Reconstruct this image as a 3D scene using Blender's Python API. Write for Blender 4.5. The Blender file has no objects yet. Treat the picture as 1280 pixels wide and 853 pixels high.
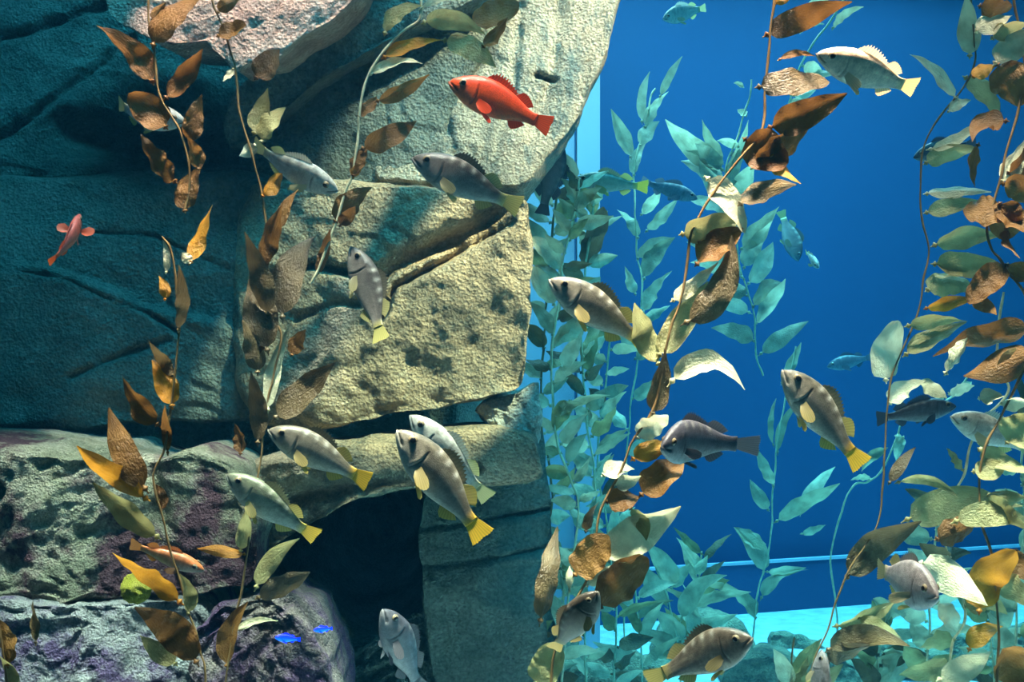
import bpy, math, random
import numpy as np
from mathutils import Vector, Matrix

# ------------------------------------------------------------------ camera, water light, exposure
F = 1777.8            # focal length in pixels of a 1280 px wide frame (50 mm on 36 mm)
CAMZ = 2.0
sc = bpy.context.scene
COL = sc.collection
cam_d = bpy.data.cameras.new('camera'); cam_d.lens = 50; cam_d.sensor_width = 36; cam_d.clip_end = 100
cam = bpy.data.objects.new('camera', cam_d); COL.objects.link(cam)
cam.location = (0, 0, CAMZ); cam.rotation_euler = (math.pi/2, 0, 0)
sc.camera = cam

def at(px, py, d):
    """world point seen at a pixel, standing d metres into the scene"""
    return np.array([(px-640)/F*d, d, CAMZ+(426.5-py)/F*d])

w = bpy.data.worlds.new('world'); sc.world = w; w.use_nodes = True
bg = w.node_tree.nodes['Background']
bg.inputs[0].default_value = (0.03, 0.30, 0.46, 1); bg.inputs[1].default_value = 0.22

def spot(loc, target, power, angle, blend=0.25, radius=0.05, color=(1, 0.92, 0.78)):
    l = bpy.data.lights.new('tank_lamp', 'SPOT'); l.energy = power; l.spot_size = math.radians(angle)
    l.spot_blend = blend; l.shadow_soft_size = radius; l.color = color
    o = bpy.data.objects.new('tank_lamp', l); COL.objects.link(o)
    o.location = loc
    o.rotation_euler = (Vector(target)-Vector(loc)).to_track_quat('-Z', 'Y').to_euler()
    return o

def area(loc, target, power, sx, sy, color, spread=180):
    l = bpy.data.lights.new('area_light', 'AREA'); l.energy = power; l.shape = 'RECTANGLE'
    l.size = sx; l.size_y = sy; l.color = color; l.spread = math.radians(spread)
    o = bpy.data.objects.new('area_light', l); COL.objects.link(o)
    o.location = loc
    o.rotation_euler = (Vector(target)-Vector(loc)).to_track_quat('-Z', 'Y').to_euler()
    return o

SUN = (1, 0.40, 0.22)
WARM = (1, 0.50, 0.36)      # lamps are warm enough to stay white after a few metres of water
# lamps over the front of the tank
area((1.15, 3.7, 5.6), (1.15, 4.2, 2.0), 190, 3.6, 0.3, WARM, 22)
area((-1.2, 3.7, 5.6), (-1.2, 4.2, 2.0), 46, 1.4, 0.3, WARM, 22)
# added cool fill over the front of the tank, turning shaded rock teal
area((0.7, 3.5, 6.0), (-0.2, 5.8, 3.1), 66, 3.2, 0.8, (0.08, 0.52, 0.72), 60)
# lamp over the upper cliff
spot((1.9, 3.7, 5.9), at(635, 105, 5.4), 5600, 13, 0.2, 0.04, SUN)
# lamp on the slab
spot((1.7, 3.6, 5.4), at(585, 385, 5.1), 8500, 9, 0.15, 0.04, SUN)
spot((1.2, 3.6, 5.4), at(420, 262, 5.15), 4500, 5, 0.3, 0.03, SUN)
# lamp on the top boulder
spot((-0.55, 4.35, 6.0), at(310, 5, 5.0), 3800, 16, 0.25, 0.04, (1, 0.44, 0.33))
# lamp over the low boulders
spot((-0.6, 3.7, 5.6), at(120, 700, 4.8), 1150, 14, 0.5, 0.06, (1, 0.45, 0.34))
# lamp on the arch
spot((0.2, 3.7, 5.6), at(440, 580, 5.1), 700, 6, 0.4, 0.05, SUN)
# daylight over the back of the tank
area((1.4, 8.9, 6.4), (1.4, 9.0, 0.5), 800, 6.0, 3.2, (0.80, 0.95, 1.0), 110)
spot((-0.6, 6.9, 5.6), at(705, 300, 9.1), 220, 40, 0.5, 0.1, (0.8, 1.0, 1.0))

sc.view_settings.view_transform = 'Standard'; sc.view_settings.look = 'None'
sc.view_settings.gamma = 1.0; sc.view_settings.use_curve_mapping = False
sc.view_settings.exposure = 0.0
sc.cycles.use_denoising = True
sc.cycles.max_bounces = 6; sc.cycles.diffuse_bounces = 2; sc.cycles.glossy_bounces = 2
sc.cycles.transmission_bounces = 3; sc.cycles.volume_bounces = 0; sc.cycles.transparent_max_bounces = 8
sc.cycles.caustics_reflective = False; sc.cycles.caustics_refractive = False

# ------------------------------------------------------------------ helpers
def tag(o, label=None, cat=None, group=None, kind=None):
    if label: o['label'] = label
    if cat: o['category'] = cat
    if group: o['group'] = group
    if kind: o['kind'] = kind
    return o

def link(name, mesh, parent=None):
    o = bpy.data.objects.new(name, mesh); COL.objects.link(o)
    if parent is not None: o.parent = parent
    return o

def empty(name, loc=(0, 0, 0)):
    o = bpy.data.objects.new(name, None); COL.objects.link(o); o.location = loc
    o.empty_display_size = 0.05
    return o

def build(name, V, Fc, mat, parent=None, smooth=True, uv=None, col=None):
    me = bpy.data.meshes.new(name)
    me.from_pydata([tuple(v) for v in np.asarray(V, float).tolist()], [], [tuple(f) for f in Fc])
    if smooth: me.polygons.foreach_set('use_smooth', [True]*len(me.polygons))
    if uv is not None:
        lay = me.uv_layers.new(name='UVMap')
        idx = np.empty(len(me.loops), dtype=np.int64); me.loops.foreach_get('vertex_index', idx)
        lay.data.foreach_set('uv', np.asarray(uv, float)[idx].ravel())
    if col is not None:
        ca = me.color_attributes.new('tint', 'FLOAT_COLOR', 'POINT')
        c4 = np.ones((len(V), 4)); c4[:, :3] = col
        ca.data.foreach_set('color', c4.ravel())
    me.materials.append(mat); me.update()
    return link(name, me, parent)

def grid_faces(nu, nv, wrap_v=False):
    fs = []
    for i in range(nu-1):
        for j in range(nv if wrap_v else nv-1):
            a = i*nv+j; b = i*nv+(j+1) % nv
            fs.append((a, b, b+nv, a+nv))
    return fs

_P = np.random.RandomState(7).permutation(256); _P = np.concatenate([_P, _P, _P])
_G = np.random.RandomState(8).normal(size=(256, 3)); _G /= np.linalg.norm(_G, axis=1)[:, None]
def perlin(p):
    p = np.asarray(p, float); i = np.floor(p).astype(int); f = p-i; i &= 255
    u = f*f*f*(f*(f*6-15)+10)
    out = 0
    for dx in (0, 1):
        for dy in (0, 1):
            for dz in (0, 1):
                h = _P[_P[_P[i[:, 0]+dx]+i[:, 1]+dy]+i[:, 2]+dz]
                g = _G[h]; d = f-np.array([dx, dy, dz])
                wgt = (u[:, 0] if dx else 1-u[:, 0])*(u[:, 1] if dy else 1-u[:, 1])*(u[:, 2] if dz else 1-u[:, 2])
                out = out+wgt*(g*d).sum(1)
    return out
def fbm(p, octv=4, ridged=False):
    a, s, o = 1.0, 0, 0
    p = np.asarray(p, float)
    for k in range(octv):
        n = perlin(p*(2**k)+17.3*k)
        o = o+a*((1-2*np.abs(n))-0.5 if ridged else n); a *= 0.5
    return o

def catmull(pts, n):
    P = np.asarray(pts, float); P = np.vstack([2*P[0]-P[1], P, 2*P[-1]-P[-2]])
    m = len(P)-3; out = []
    for t in np.linspace(0, m-1e-6, n):
        k = int(t); f = t-k; a, b, c, d = P[k:k+4]
        out.append(0.5*((2*b)+(-a+c)*f+(2*a-5*b+4*c-d)*f*f+(-a+3*b-3*c+d)*f**3))
    return np.array(out)

def tube(path, rad, n=6):
    path = np.asarray(path, float); m = len(path)
    T = np.gradient(path, axis=0); T /= np.linalg.norm(T, axis=1)[:, None]+1e-9
    ref = np.array([0.31, 0.9, 0.2]); A = np.cross(T, ref); A /= np.linalg.norm(A, axis=1)[:, None]+1e-9
    B = np.cross(T, A); rad = np.broadcast_to(rad, (m,))
    ang = np.linspace(0, 2*math.pi, n, endpoint=False)
    V = (path[:, None, :]+rad[:, None, None]*(np.cos(ang)[None, :, None]*A[:, None, :]+np.sin(ang)[None, :, None]*B[:, None, :])).reshape(-1, 3)
    return V, grid_faces(m, n, True)

def box_obj(name, mn, mx, mat, parent=None):
    x0, y0, z0 = mn; x1, y1, z1 = mx
    V = [(x0, y0, z0), (x1, y0, z0), (x1, y1, z0), (x0, y1, z0), (x0, y0, z1), (x1, y0, z1), (x1, y1, z1), (x0, y1, z1)]
    return build(name, V, [(0, 3, 2, 1), (4, 5, 6, 7), (0, 1, 5, 4), (1, 2, 6, 5), (2, 3, 7, 6), (3, 0, 4, 7)], mat, parent, False)

# ------------------------------------------------------------------ materials
def newmat(name):
    m = bpy.data.materials.new(name); m.use_nodes = True
    nt = m.node_tree; return m, nt, nt.nodes['Principled BSDF']

def N(nt, kind, **kw):
    n = nt.nodes.new(kind)
    for k, v in kw.items():
        if k in n.inputs: n.inputs[k].default_value = v
        else: setattr(n, k, v)
    return n

def ramp(nt, stops, src):
    r = nt.nodes.new('ShaderNodeValToRGB'); e = r.color_ramp.elements
    while len(e) > 1: e.remove(e[-1])
    e[0].position = stops[0][0]; e[0].color = (*stops[0][1], 1)
    for p, c in stops[1:]:
        k = e.new(p); k.color = (*c, 1)
    nt.links.new(src, r.inputs[0]); return r

def rock_material(name, stops, patch=None, patch_at=(0.52, 0.62), scale=1.0, bump=1.0, stretch=None):
    m, nt, b = newmat(name)
    tc = N(nt, 'ShaderNodeTexCoord')
    n1 = N(nt, 'ShaderNodeTexNoise', Scale=3.6*scale, Detail=9.0, Roughness=0.72)
    n2 = N(nt, 'ShaderNodeTexNoise', Scale=64.0*scale, Detail=5.0, Roughness=0.65)
    n3 = N(nt, 'ShaderNodeTexNoise', Scale=1.7*scale, Detail=6.0, Roughness=0.7)
    vo = N(nt, 'ShaderNodeTexVoronoi', Scale=84.0*scale)
    for k in (n1, n2, n3, vo): nt.links.new(tc.outputs['Object'], k.inputs['Vector'])
    if stretch:
        sp = N(nt, 'ShaderNodeMapping'); sp.inputs['Scale'].default_value = stretch
        nt.links.new(tc.outputs['Object'], sp.inputs['Vector']); nt.links.new(sp.outputs[0], n1.inputs['Vector'])
    r = ramp(nt, stops, n1.outputs['Fac'])
    r2 = ramp(nt, [(0.25, (0.45, 0.45, 0.45)), (0.6, (1, 1, 1)), (0.8, (1.25, 1.2, 1.1))], n2.outputs['Fac'])
    mx = N(nt, 'ShaderNodeMix', data_type='RGBA', blend_type='MULTIPLY'); mx.inputs[0].default_value = 0.85
    nt.links.new(r.outputs[0], mx.inputs[6]); nt.links.new(r2.outputs[0], mx.inputs[7])
    last = mx.outputs[2]
    if patch:
        pr = ramp(nt, [(patch_at[0], (0, 0, 0)), (patch_at[1], (1, 1, 1))], n3.outputs['Fac'])
        m2 = N(nt, 'ShaderNodeMix', data_type='RGBA'); nt.links.new(pr.outputs[0], m2.inputs[0])
        nt.links.new(last, m2.inputs[6])
        pm = N(nt, 'ShaderNodeMix', data_type='RGBA', blend_type='MULTIPLY'); pm.inputs[0].default_value = 0.9
        pm.inputs[6].default_value = (*patch, 1); nt.links.new(r2.outputs[0], pm.inputs[7])
        nt.links.new(pm.outputs[2], m2.inputs[7]); last = m2.outputs[2]
    nt.links.new(last, b.inputs['Base Color'])
    b.inputs['Roughness'].default_value = 0.85; b.inputs['Specular IOR Level'].default_value = 0.25
    ad = N(nt, 'ShaderNodeMath', operation='MULTIPLY_ADD'); ad.inputs[1].default_value = 0.45
    nt.links.new(vo.outputs['Distance'], ad.inputs[0]); nt.links.new(n2.outputs['Fac'], ad.inputs[2])
    ad2 = N(nt, 'ShaderNodeMath', operation='MULTIPLY_ADD'); ad2.inputs[1].default_value = 1.4
    nt.links.new(n1.outputs['Fac'], ad2.inputs[0]); nt.links.new(ad.outputs[0], ad2.inputs[2])
    bp = N(nt, 'ShaderNodeBump', Strength=1.0, Distance=0.024*bump)
    nt.links.new(ad2.outputs[0], bp.inputs['Height']); nt.links.new(bp.outputs[0], b.inputs['Normal'])
    return m

M = {}
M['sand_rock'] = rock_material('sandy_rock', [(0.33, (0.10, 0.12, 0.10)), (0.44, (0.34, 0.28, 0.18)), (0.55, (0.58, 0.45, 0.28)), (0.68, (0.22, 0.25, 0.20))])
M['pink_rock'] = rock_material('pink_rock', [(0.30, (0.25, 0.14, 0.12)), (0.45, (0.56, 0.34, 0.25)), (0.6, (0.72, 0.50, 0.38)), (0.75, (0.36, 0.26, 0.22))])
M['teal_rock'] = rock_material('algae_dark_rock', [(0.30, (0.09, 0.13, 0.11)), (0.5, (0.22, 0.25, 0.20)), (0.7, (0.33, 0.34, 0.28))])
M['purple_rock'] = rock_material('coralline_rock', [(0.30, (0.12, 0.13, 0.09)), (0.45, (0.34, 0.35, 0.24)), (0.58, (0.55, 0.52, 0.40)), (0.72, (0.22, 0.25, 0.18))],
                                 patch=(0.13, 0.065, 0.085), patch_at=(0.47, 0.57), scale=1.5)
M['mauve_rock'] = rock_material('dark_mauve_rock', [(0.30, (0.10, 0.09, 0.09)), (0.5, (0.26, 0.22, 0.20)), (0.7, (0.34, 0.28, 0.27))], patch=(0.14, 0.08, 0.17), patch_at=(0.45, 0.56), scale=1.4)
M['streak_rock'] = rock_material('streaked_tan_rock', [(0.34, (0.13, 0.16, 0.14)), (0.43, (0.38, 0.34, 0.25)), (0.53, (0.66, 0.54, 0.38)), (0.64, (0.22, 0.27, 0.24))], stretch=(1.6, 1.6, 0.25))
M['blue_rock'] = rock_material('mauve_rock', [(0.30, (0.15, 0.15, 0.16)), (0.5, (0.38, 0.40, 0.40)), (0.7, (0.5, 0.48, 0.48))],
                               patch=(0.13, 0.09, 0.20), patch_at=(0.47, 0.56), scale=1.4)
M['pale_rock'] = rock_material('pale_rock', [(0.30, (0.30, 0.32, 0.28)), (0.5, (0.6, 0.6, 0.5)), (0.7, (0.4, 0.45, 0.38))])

def plain(name, color, rough=0.6, noise=0.12, scale=6.0, bump=0.0):
    m, nt, b = newmat(name)
    tc = N(nt, 'ShaderNodeTexCoord'); n = N(nt, 'ShaderNodeTexNoise', Scale=scale, Detail=5.0)
    nt.links.new(tc.outputs['Object'], n.inputs['Vector'])
    lo = tuple(c*(1-noise) for c in color); hi = tuple(min(1, c*(1+noise)) for c in color)
    r = ramp(nt, [(0.3, lo), (0.7, hi)], n.outputs['Fac']); nt.links.new(r.outputs[0], b.inputs['Base Color'])
    b.inputs['Roughness'].default_value = rough
    if bump:
        bp = N(nt, 'ShaderNodeBump', Strength=0.6, Distance=bump)
        nt.links.new(n.outputs['Fac'], bp.inputs['Height']); nt.links.new(bp.outputs[0], b.inputs['Normal'])
    return m
M['blue_wall'] = plain('blue_painted_wall', (0.005, 0.046, 0.140), 0.7, 0.10, 0.6)
M['pale_wall'] = plain('pale_render', (0.52, 0.50, 0.62), 0.6, 0.06, 2.0)
M['sand'] = plain('pale_sand', (0.55, 0.52, 0.56), 0.9, 0.2, 9.0, 0.02)

# water that fills the tank
wm = bpy.data.materials.new('tank_water'); wm.use_nodes = True
nt = wm.node_tree; nt.nodes.clear()
out = nt.nodes.new('ShaderNodeOutputMaterial')
va = nt.nodes.new('ShaderNodeVolumeAbsorption'); va.inputs['Color'].default_value = (0.0, 0.83, 0.965, 1); va.inputs['Density'].default_value = 0.22
vs = nt.nodes.new('ShaderNodeVolumeScatter'); vs.inputs['Color'].default_value = (0.05, 0.45, 1.0, 1); vs.inputs['Density'].default_value = 0.012
ads = nt.nodes.new('ShaderNodeAddShader'); nt.links.new(va.outputs[0], ads.inputs[0]); nt.links.new(vs.outputs[0], ads.inputs[1])
nt.links.new(ads.outputs[0], out.inputs['Volume'])
water = box_obj('water', (-6.2, 3.45, -0.6), (8.0, 13.8, 5.2), wm)
tag(water, 'clear blue water filling the whole aquarium tank', 'water', kind='structure')

def blade_material(name, c1, c2, trans, spec=0.5):
    m, nt, b = newmat(name)
    oi = N(nt, 'ShaderNodeObjectInfo'); uv = N(nt, 'ShaderNodeTexCoord')
    mp = N(nt, 'ShaderNodeMapping'); mp.inputs['Scale'].default_value = (0.9, 1.4, 1)
    nt.links.new(uv.outputs['UV'], mp.inputs['Vector'])
    ns = N(nt, 'ShaderNodeTexNoise', Scale=95.0, Detail=3.0, Roughness=0.6)
    ns2 = N(nt, 'ShaderNodeTexNoise', Scale=14.0, Detail=4.0)
    nt.links.new(mp.outputs[0], ns.inputs['Vector']); nt.links.new(uv.outputs['UV'], ns2.inputs['Vector'])
    r = ramp(nt, [(0.0, c1), (1.0, c2)], oi.outputs['Random'])
    r2 = ramp(nt, [(0.3, (0.62, 0.58, 0.5)), (0.62, (1.1, 1.08, 1.0))], ns2.outputs['Fac'])
    mx = N(nt, 'ShaderNodeMix', data_type='RGBA', blend_type='MULTIPLY'); mx.inputs[0].default_value = 1.0
    nt.links.new(r.outputs[0], mx.inputs[6]); nt.links.new(r2.outputs[0], mx.inputs[7])
    nt.links.new(mx.outputs[2], b.inputs['Base Color'])
    b.inputs['Roughness'].default_value = 0.42; b.inputs['Specular IOR Level'].default_value = spec
    bp = N(nt, 'ShaderNodeBump', Strength=0.9, Distance=0.009)
    nt.links.new(ns.outputs['Fac'], bp.inputs['Height']); nt.links.new(bp.outputs[0], b.inputs['Normal'])
    tr = N(nt, 'ShaderNodeBsdfTranslucent'); nt.links.new(mx.outputs[2], tr.inputs['Color'])
    ms = N(nt, 'ShaderNodeMixShader'); ms.inputs[0].default_value = trans
    nt.links.new(b.outputs[0], ms.inputs[1]); nt.links.new(tr.outputs[0], ms.inputs[2])
    nt.links.new(ms.outputs[0], nt.nodes['Material Output'].inputs['Surface'])
    return m
BL = {  # pale and brown blades also carry top light and backlight in their colour
 'b': blade_material('brown_kelp', (0.18, 0.075, 0.02), (0.30, 0.145, 0.04), 0.40, 0.35),
 'd': blade_material('dark_kelp', (0.13, 0.085, 0.04), (0.22, 0.15, 0.07), 0.25),
 'g': blade_material('golden_kelp', (0.52, 0.21, 0.015), (0.58, 0.28, 0.035), 0.5),
 'o': blade_material('olive_kelp', (0.34, 0.30, 0.13), (0.46, 0.42, 0.2), 0.4),
 'f': blade_material('light_olive_kelp', (0.36, 0.35, 0.22), (0.66, 0.62, 0.44), 0.4),
 'p': blade_material('pale_kelp', (0.62, 0.58, 0.38), (0.80, 0.78, 0.58), 0.35, 0.6),
}
M['stipe'] = plain('kelp_stipe', (0.22, 0.13, 0.05), 0.4, 0.3, 30)
M['stipe_pale'] = plain('pale_kelp_stipe', (0.62, 0.55, 0.34), 0.4, 0.3, 30)

# ------------------------------------------------------------------ the setting
A0 = at(840, 708, 10.2)
U = np.array([0.935, 0.355, 0]); U /= np.linalg.norm(U); Vb = np.array([-U[1], U[0], 0])
def slab(name, a0, a1, b0, b1, z0, z1, mat, **kw):
    base = np.array([A0[0], A0[1], 0.0]); V = []
    for z in (z0, z1):
        for a, b in ((a0, b0), (a1, b0), (a1, b1), (a0, b1)):
            p = base+U*a+Vb*b; V.append((p[0], p[1], z))
    o = build(name, V, [(0, 3, 2, 1), (4, 5, 6, 7), (0, 1, 5, 4), (1, 2, 6, 5), (2, 3, 7, 6), (3, 0, 4, 7)], mat, None, False)
    return tag(o, kind='structure', **kw)
zt = float(A0[2])
slab('wall_back', -4.5, 7.0, 0.16, 0.4, -0.3, 5.6, M['blue_wall'], label='deep blue painted back wall of the tank', cat='wall')
slab('trim_1', -3.0, 5.6, 0.0, 0.16, -0.1, zt-0.022, M['blue_wall'], label='low blue step along the foot of the back wall', cat='step')
slab('trim_2', -3.0, 5.6, -0.012, 0.02, zt-0.022, zt, M['pale_wall'], label='thin pale strip for the lit top edge of the blue step', cat='edge')  # highlight on the step's top edge, put into a pale strip
slab('trim_3', -4.5, 6.0, 0.02, 0.16, 4.83, 5.1, M['pale_wall'], label='pale ledge along the top of the back wall', cat='ledge')
fl = box_obj('floor', (-6.0, 3.5, -0.3), (7.5, 13.4, 0.0), M['sand']); tag(fl, 'pale sand floor of the tank', 'floor', kind='structure')
p0 = box_obj('trim_4', (at(722, 0, 9.0)[0], 9.0, 0.0), (at(750, 0, 9.0)[0], 9.25, 5.1), M['pale_wall'])
tag(p0, 'narrow pale post standing beside the cliff in the blue water', 'post', kind='structure')
p1 = box_obj('wall_side', (at(560, 0, 9.1)[0], 9.1, 0.0), (at(718, 0, 9.1)[0], 9.3, 5.1), M['pale_wall'])
tag(p1, 'pale lit wall strip behind the cliff edge', 'wall', kind='structure')

# ------------------------------------------------------------------ rockwork
def rock(name, label, poly, D, mat, thick=0.5, bulge=0.35, p=3.0, amp=0.05, fs=2.2, tilt=(0, 0), carve=(), step=(), seed=0, nth=230, nf=78, nb=10, center=None, kind=None, cat='rock', strata=0.0, group=None, facets=7, fslope=1.0, lump=0.7):
    P = np.array([at(x, y, D) for x, y in poly])[:, [0, 2]]
    c = P.mean(0) if center is None else at(*center, D)[[0, 2]]
    th = np.linspace(0, 2*math.pi, nth, endpoint=False); dirs = np.stack([np.cos(th), np.sin(th)], 1)
    R = np.zeros(nth)
    for i in range(len(P)):
        a = P[i]-c; b = P[(i+1) % len(P)]-c; e = b-a
        den = dirs[:, 0]*e[1]-dirs[:, 1]*e[0]; den = np.where(np.abs(den) < 1e-9, 1e-9, den)
        t = (a[0]*e[1]-a[1]*e[0])/den; s = (a[0]*dirs[:, 1]-a[1]*dirs[:, 0])/den
        ok = (t > 0) & (s >= -1e-6) & (s <= 1+1e-6); R = np.where(ok & (t > R), t, R)
    k = np.array([1, 2, 3, 2, 1.]); k /= k.sum()
    R = sum(k[j]*np.roll(R, j-2) for j in range(5))
    sf = 1-(1-np.linspace(0, 1, nf))**1.35          # front rings, denser at the rim
    sb = np.linspace(1, 0, nb+1)[1:]
    S = np.concatenate([sf, sb]); front = np.concatenate([np.ones(nf), np.zeros(nb)])
    prof = np.where(front > 0, -bulge*(1-S**p)**(1/p), thick*(1-S**2.5)**(1/2.5))
    XZ = c+(S[:, None]*R[None, :])[:, :, None]*dirs[None]
    Y = D+np.repeat(prof[:, None], nth, 1)
    V = np.stack([XZ[..., 0], Y, XZ[..., 1]], -1).reshape(-1, 3)
    fm = np.repeat((front > 0)[:, None], nth, 1).ravel()
    rel = V[:, [0, 2]]-c
    V[:, 1] += np.where(fm, tilt[0]*rel[:, 0]+tilt[1]*rel[:, 1], 0)
    edge = np.repeat(S[:, None], nth, 1).ravel()
    q = V*fs+seed*3.71
    tn = fbm(q*0.9+40, 3)*3.0+0.8*q[:, 2]/fs+0.5*q[:, 0]/fs; fr = tn-np.floor(tn)      # broken ledges
    ter = (np.floor(tn)+np.clip(fr*3.5, 0, 1))*0.5-0.5*tn
    d = lump*(fbm(q*0.7, 3)*amp + 0.35*amp*fbm(q*2.3+5, 4, True)) + 0.30*amp*fbm(q*3.0+8, 5) + ter*amp*0.8*lump
    fr_ = random.Random(seed*13+1); ext = P.max(0)-P.min(0); pl = np.full(len(V), -1e9)
    for _ in range(facets):
        cxy = np.array([c[0]+fr_.uniform(-.45, .45)*ext[0], c[1]+fr_.uniform(-.45, .45)*ext[1]])
        g = np.array([fr_.uniform(-.45, .45), fr_.uniform(-.35, .45)])*fslope
        pl = np.maximum(pl, D-bulge*0.92+(V[:, [0, 2]]-cxy)@g)
    if facets: V[:, 1] = np.where(fm, np.maximum(V[:, 1], np.minimum(pl, D+0.1)), V[:, 1])
    if strata: d += strata*fbm(np.stack([q[:, 0]*0.5, q[:, 1], q[:, 2]*3+q[:, 0]*0.8], 1), 3, True)
    V[:, 1] -= np.where(fm, d, -d)*1.3
    # knock the outline about too
    n2 = fbm(q*1.6+31, 5)*amp*0.9
    rad = rel/(np.linalg.norm(rel, axis=1)[:, None]+1e-6)
    V[:, 0] += rad[:, 0]*n2*edge**2; V[:, 2] += rad[:, 1]*n2*edge**2
    Q = V[:, [0, 2]]
    for line, depth, width in carve:
        L = np.array([at(x, y, D) for x, y in line])[:, [0, 2]]; dm = np.full(len(V), 1e9)
        wob = 0.012*fbm(q*4+9, 3)
        for i in range(len(L)-1):
            e = L[i+1]-L[i]; t = np.clip(((Q-L[i])@e)/(e@e), 0, 1)
            dm = np.minimum(dm, np.linalg.norm(Q-(L[i]+t[:, None]*e), axis=1))
        dm = np.abs(dm+wob)
        V[:, 1] += np.where(fm, depth*0.55*(1+1.2*fbm(q*1.5+2, 2))*np.exp(-(dm/(width*0.75))**2), 0)
    for line, h, width in step:        # the face above the line stands back by h
        L = np.array([at(x, y, D) for x, y in line])[:, [0, 2]]; o = np.argsort(L[:, 0])
        zl = np.interp(Q[:, 0], L[o, 0], L[o, 1])+0.02*fbm(q*3+3, 3)
        t = np.clip((Q[:, 1]-zl)/width, 0, 1)
        V[:, 1] += np.where(fm, h*t*t*(3-2*t), 0)
    org = np.array([c[0], D, P[:, 1].min()])
    Fc = grid_faces(nf+nb, nth, True)
    ob = build(name, V-org, Fc, mat); ob.location = org
    tag(ob, label, cat, group, kind)
    return ob

def heightfield(name, label, x0, x1, y0, y1, D, mat, dep, nx=190, ny=170, amp=0.09):
    gx, gy = np.meshgrid(np.linspace(x0, x1, nx), np.linspace(y0, y1, ny), indexing='ij')
    px, py = gx.ravel(), gy.ravel()
    base = np.stack([(px-640)/F*D, np.full(px.shape, D), CAMZ+(426.5-py)/F*D], 1)
    base[:, 1] += dep(px, py)-amp*1.4*fbm(base*1.7+3, 5)-amp*0.6*fbm(base*4+8, 3, True)
    n = len(base); back = base.copy(); back[:, 1] = D+1.9
    idx = np.arange(n).reshape(nx, ny)
    rim = np.concatenate([idx[:, 0], idx[-1, 1:], idx[-2::-1, -1], idx[0, -2:0:-1]])
    V = np.vstack([base, back[rim]]); m = len(rim)
    Fc = [tuple(reversed(f)) for f in grid_faces(nx, ny)]
    for i in range(m):
        j = (i+1) % m; Fc.append((rim[i], rim[j], n+j, n+i))
    Fc.append(tuple(n+i for i in range(m)))
    Fc = [tuple(int(v) for v in f) for f in Fc]
    return tag(build(name, V, Fc, mat), label, 'cliff', kind='structure')

def sm(a, b, x): t = np.clip((x-a)/(b-a), 0, 1); return t*t*(3-2*t)
def cliff_depth(px, py):
    d = 0.9*sm(570, 660, px)
    d = d+1.6*np.exp(-(((px-450)/95)**2+((py-700)/110)**2)**1.5)
    return d
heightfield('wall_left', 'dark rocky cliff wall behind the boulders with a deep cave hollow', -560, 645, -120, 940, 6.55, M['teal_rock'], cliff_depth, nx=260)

rock('boulder', 'dark slanting cliff block under the pinkish lit face', [(-90, -70), (420, -70), (430, 110), (400, 205), (100, 226), (-90, 236)], 5.95, M['teal_rock'], bulge=0.3, p=5, amp=0.05, seed=1, strata=0.02, fslope=.6,
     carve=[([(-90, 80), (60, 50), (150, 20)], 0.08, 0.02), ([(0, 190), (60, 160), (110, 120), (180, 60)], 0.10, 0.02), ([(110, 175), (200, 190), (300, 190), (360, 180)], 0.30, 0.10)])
rock('boulder', 'long teal rock ridge running diagonally below the pinkish lit face', [(640, -70), (660, -30), (600, 15), (520, 45), (460, 75), (400, 110), (340, 150), (300, 200), (285, 170), (300, 120), (360, 70), (430, 30), (500, -30), (560, -70)], 5.45, M['teal_rock'], bulge=0.2, p=3, amp=0.04, seed=2, center=(440, 70), tilt=(0, 0.1), thick=0.7, fslope=.5)
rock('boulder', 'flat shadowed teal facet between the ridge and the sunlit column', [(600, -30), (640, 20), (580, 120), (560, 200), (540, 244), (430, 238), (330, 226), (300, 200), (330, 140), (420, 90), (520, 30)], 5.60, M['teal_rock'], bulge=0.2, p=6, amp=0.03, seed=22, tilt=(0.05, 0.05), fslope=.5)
rock('boulder', 'pinkish sunlit rock face at the top of the cliff', [(120, -90), (500, -90), (462, 0), (425, 32), (385, 52), (352, 78), (318, 84), (300, 92), (262, 55), (205, 60), (140, 22)], 5.08, M['pink_rock'], bulge=0.16, p=7, amp=0.035, seed=3, tilt=(0, 0.12), thick=0.6, fslope=.4)  # lit area of the upper cliff, put into the outline and paler colour
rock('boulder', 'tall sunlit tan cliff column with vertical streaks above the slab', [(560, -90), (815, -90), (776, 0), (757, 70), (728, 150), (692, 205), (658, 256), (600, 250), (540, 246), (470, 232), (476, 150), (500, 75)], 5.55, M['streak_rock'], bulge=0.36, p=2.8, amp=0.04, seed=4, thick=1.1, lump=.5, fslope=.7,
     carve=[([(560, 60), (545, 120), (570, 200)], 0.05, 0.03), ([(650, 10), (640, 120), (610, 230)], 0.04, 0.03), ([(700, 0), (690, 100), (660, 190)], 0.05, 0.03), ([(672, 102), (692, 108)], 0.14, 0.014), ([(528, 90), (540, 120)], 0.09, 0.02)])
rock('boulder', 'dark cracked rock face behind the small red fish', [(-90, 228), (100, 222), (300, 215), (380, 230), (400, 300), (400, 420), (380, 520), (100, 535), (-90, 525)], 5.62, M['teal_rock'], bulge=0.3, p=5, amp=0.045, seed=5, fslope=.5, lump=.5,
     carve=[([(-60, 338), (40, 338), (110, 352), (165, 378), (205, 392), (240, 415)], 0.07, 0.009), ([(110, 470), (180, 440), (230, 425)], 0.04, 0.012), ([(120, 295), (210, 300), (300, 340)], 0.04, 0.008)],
     step=[([(-90, 335), (40, 338), (110, 350), (205, 390), (330, 420)], 0.05, 0.03)])
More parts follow.
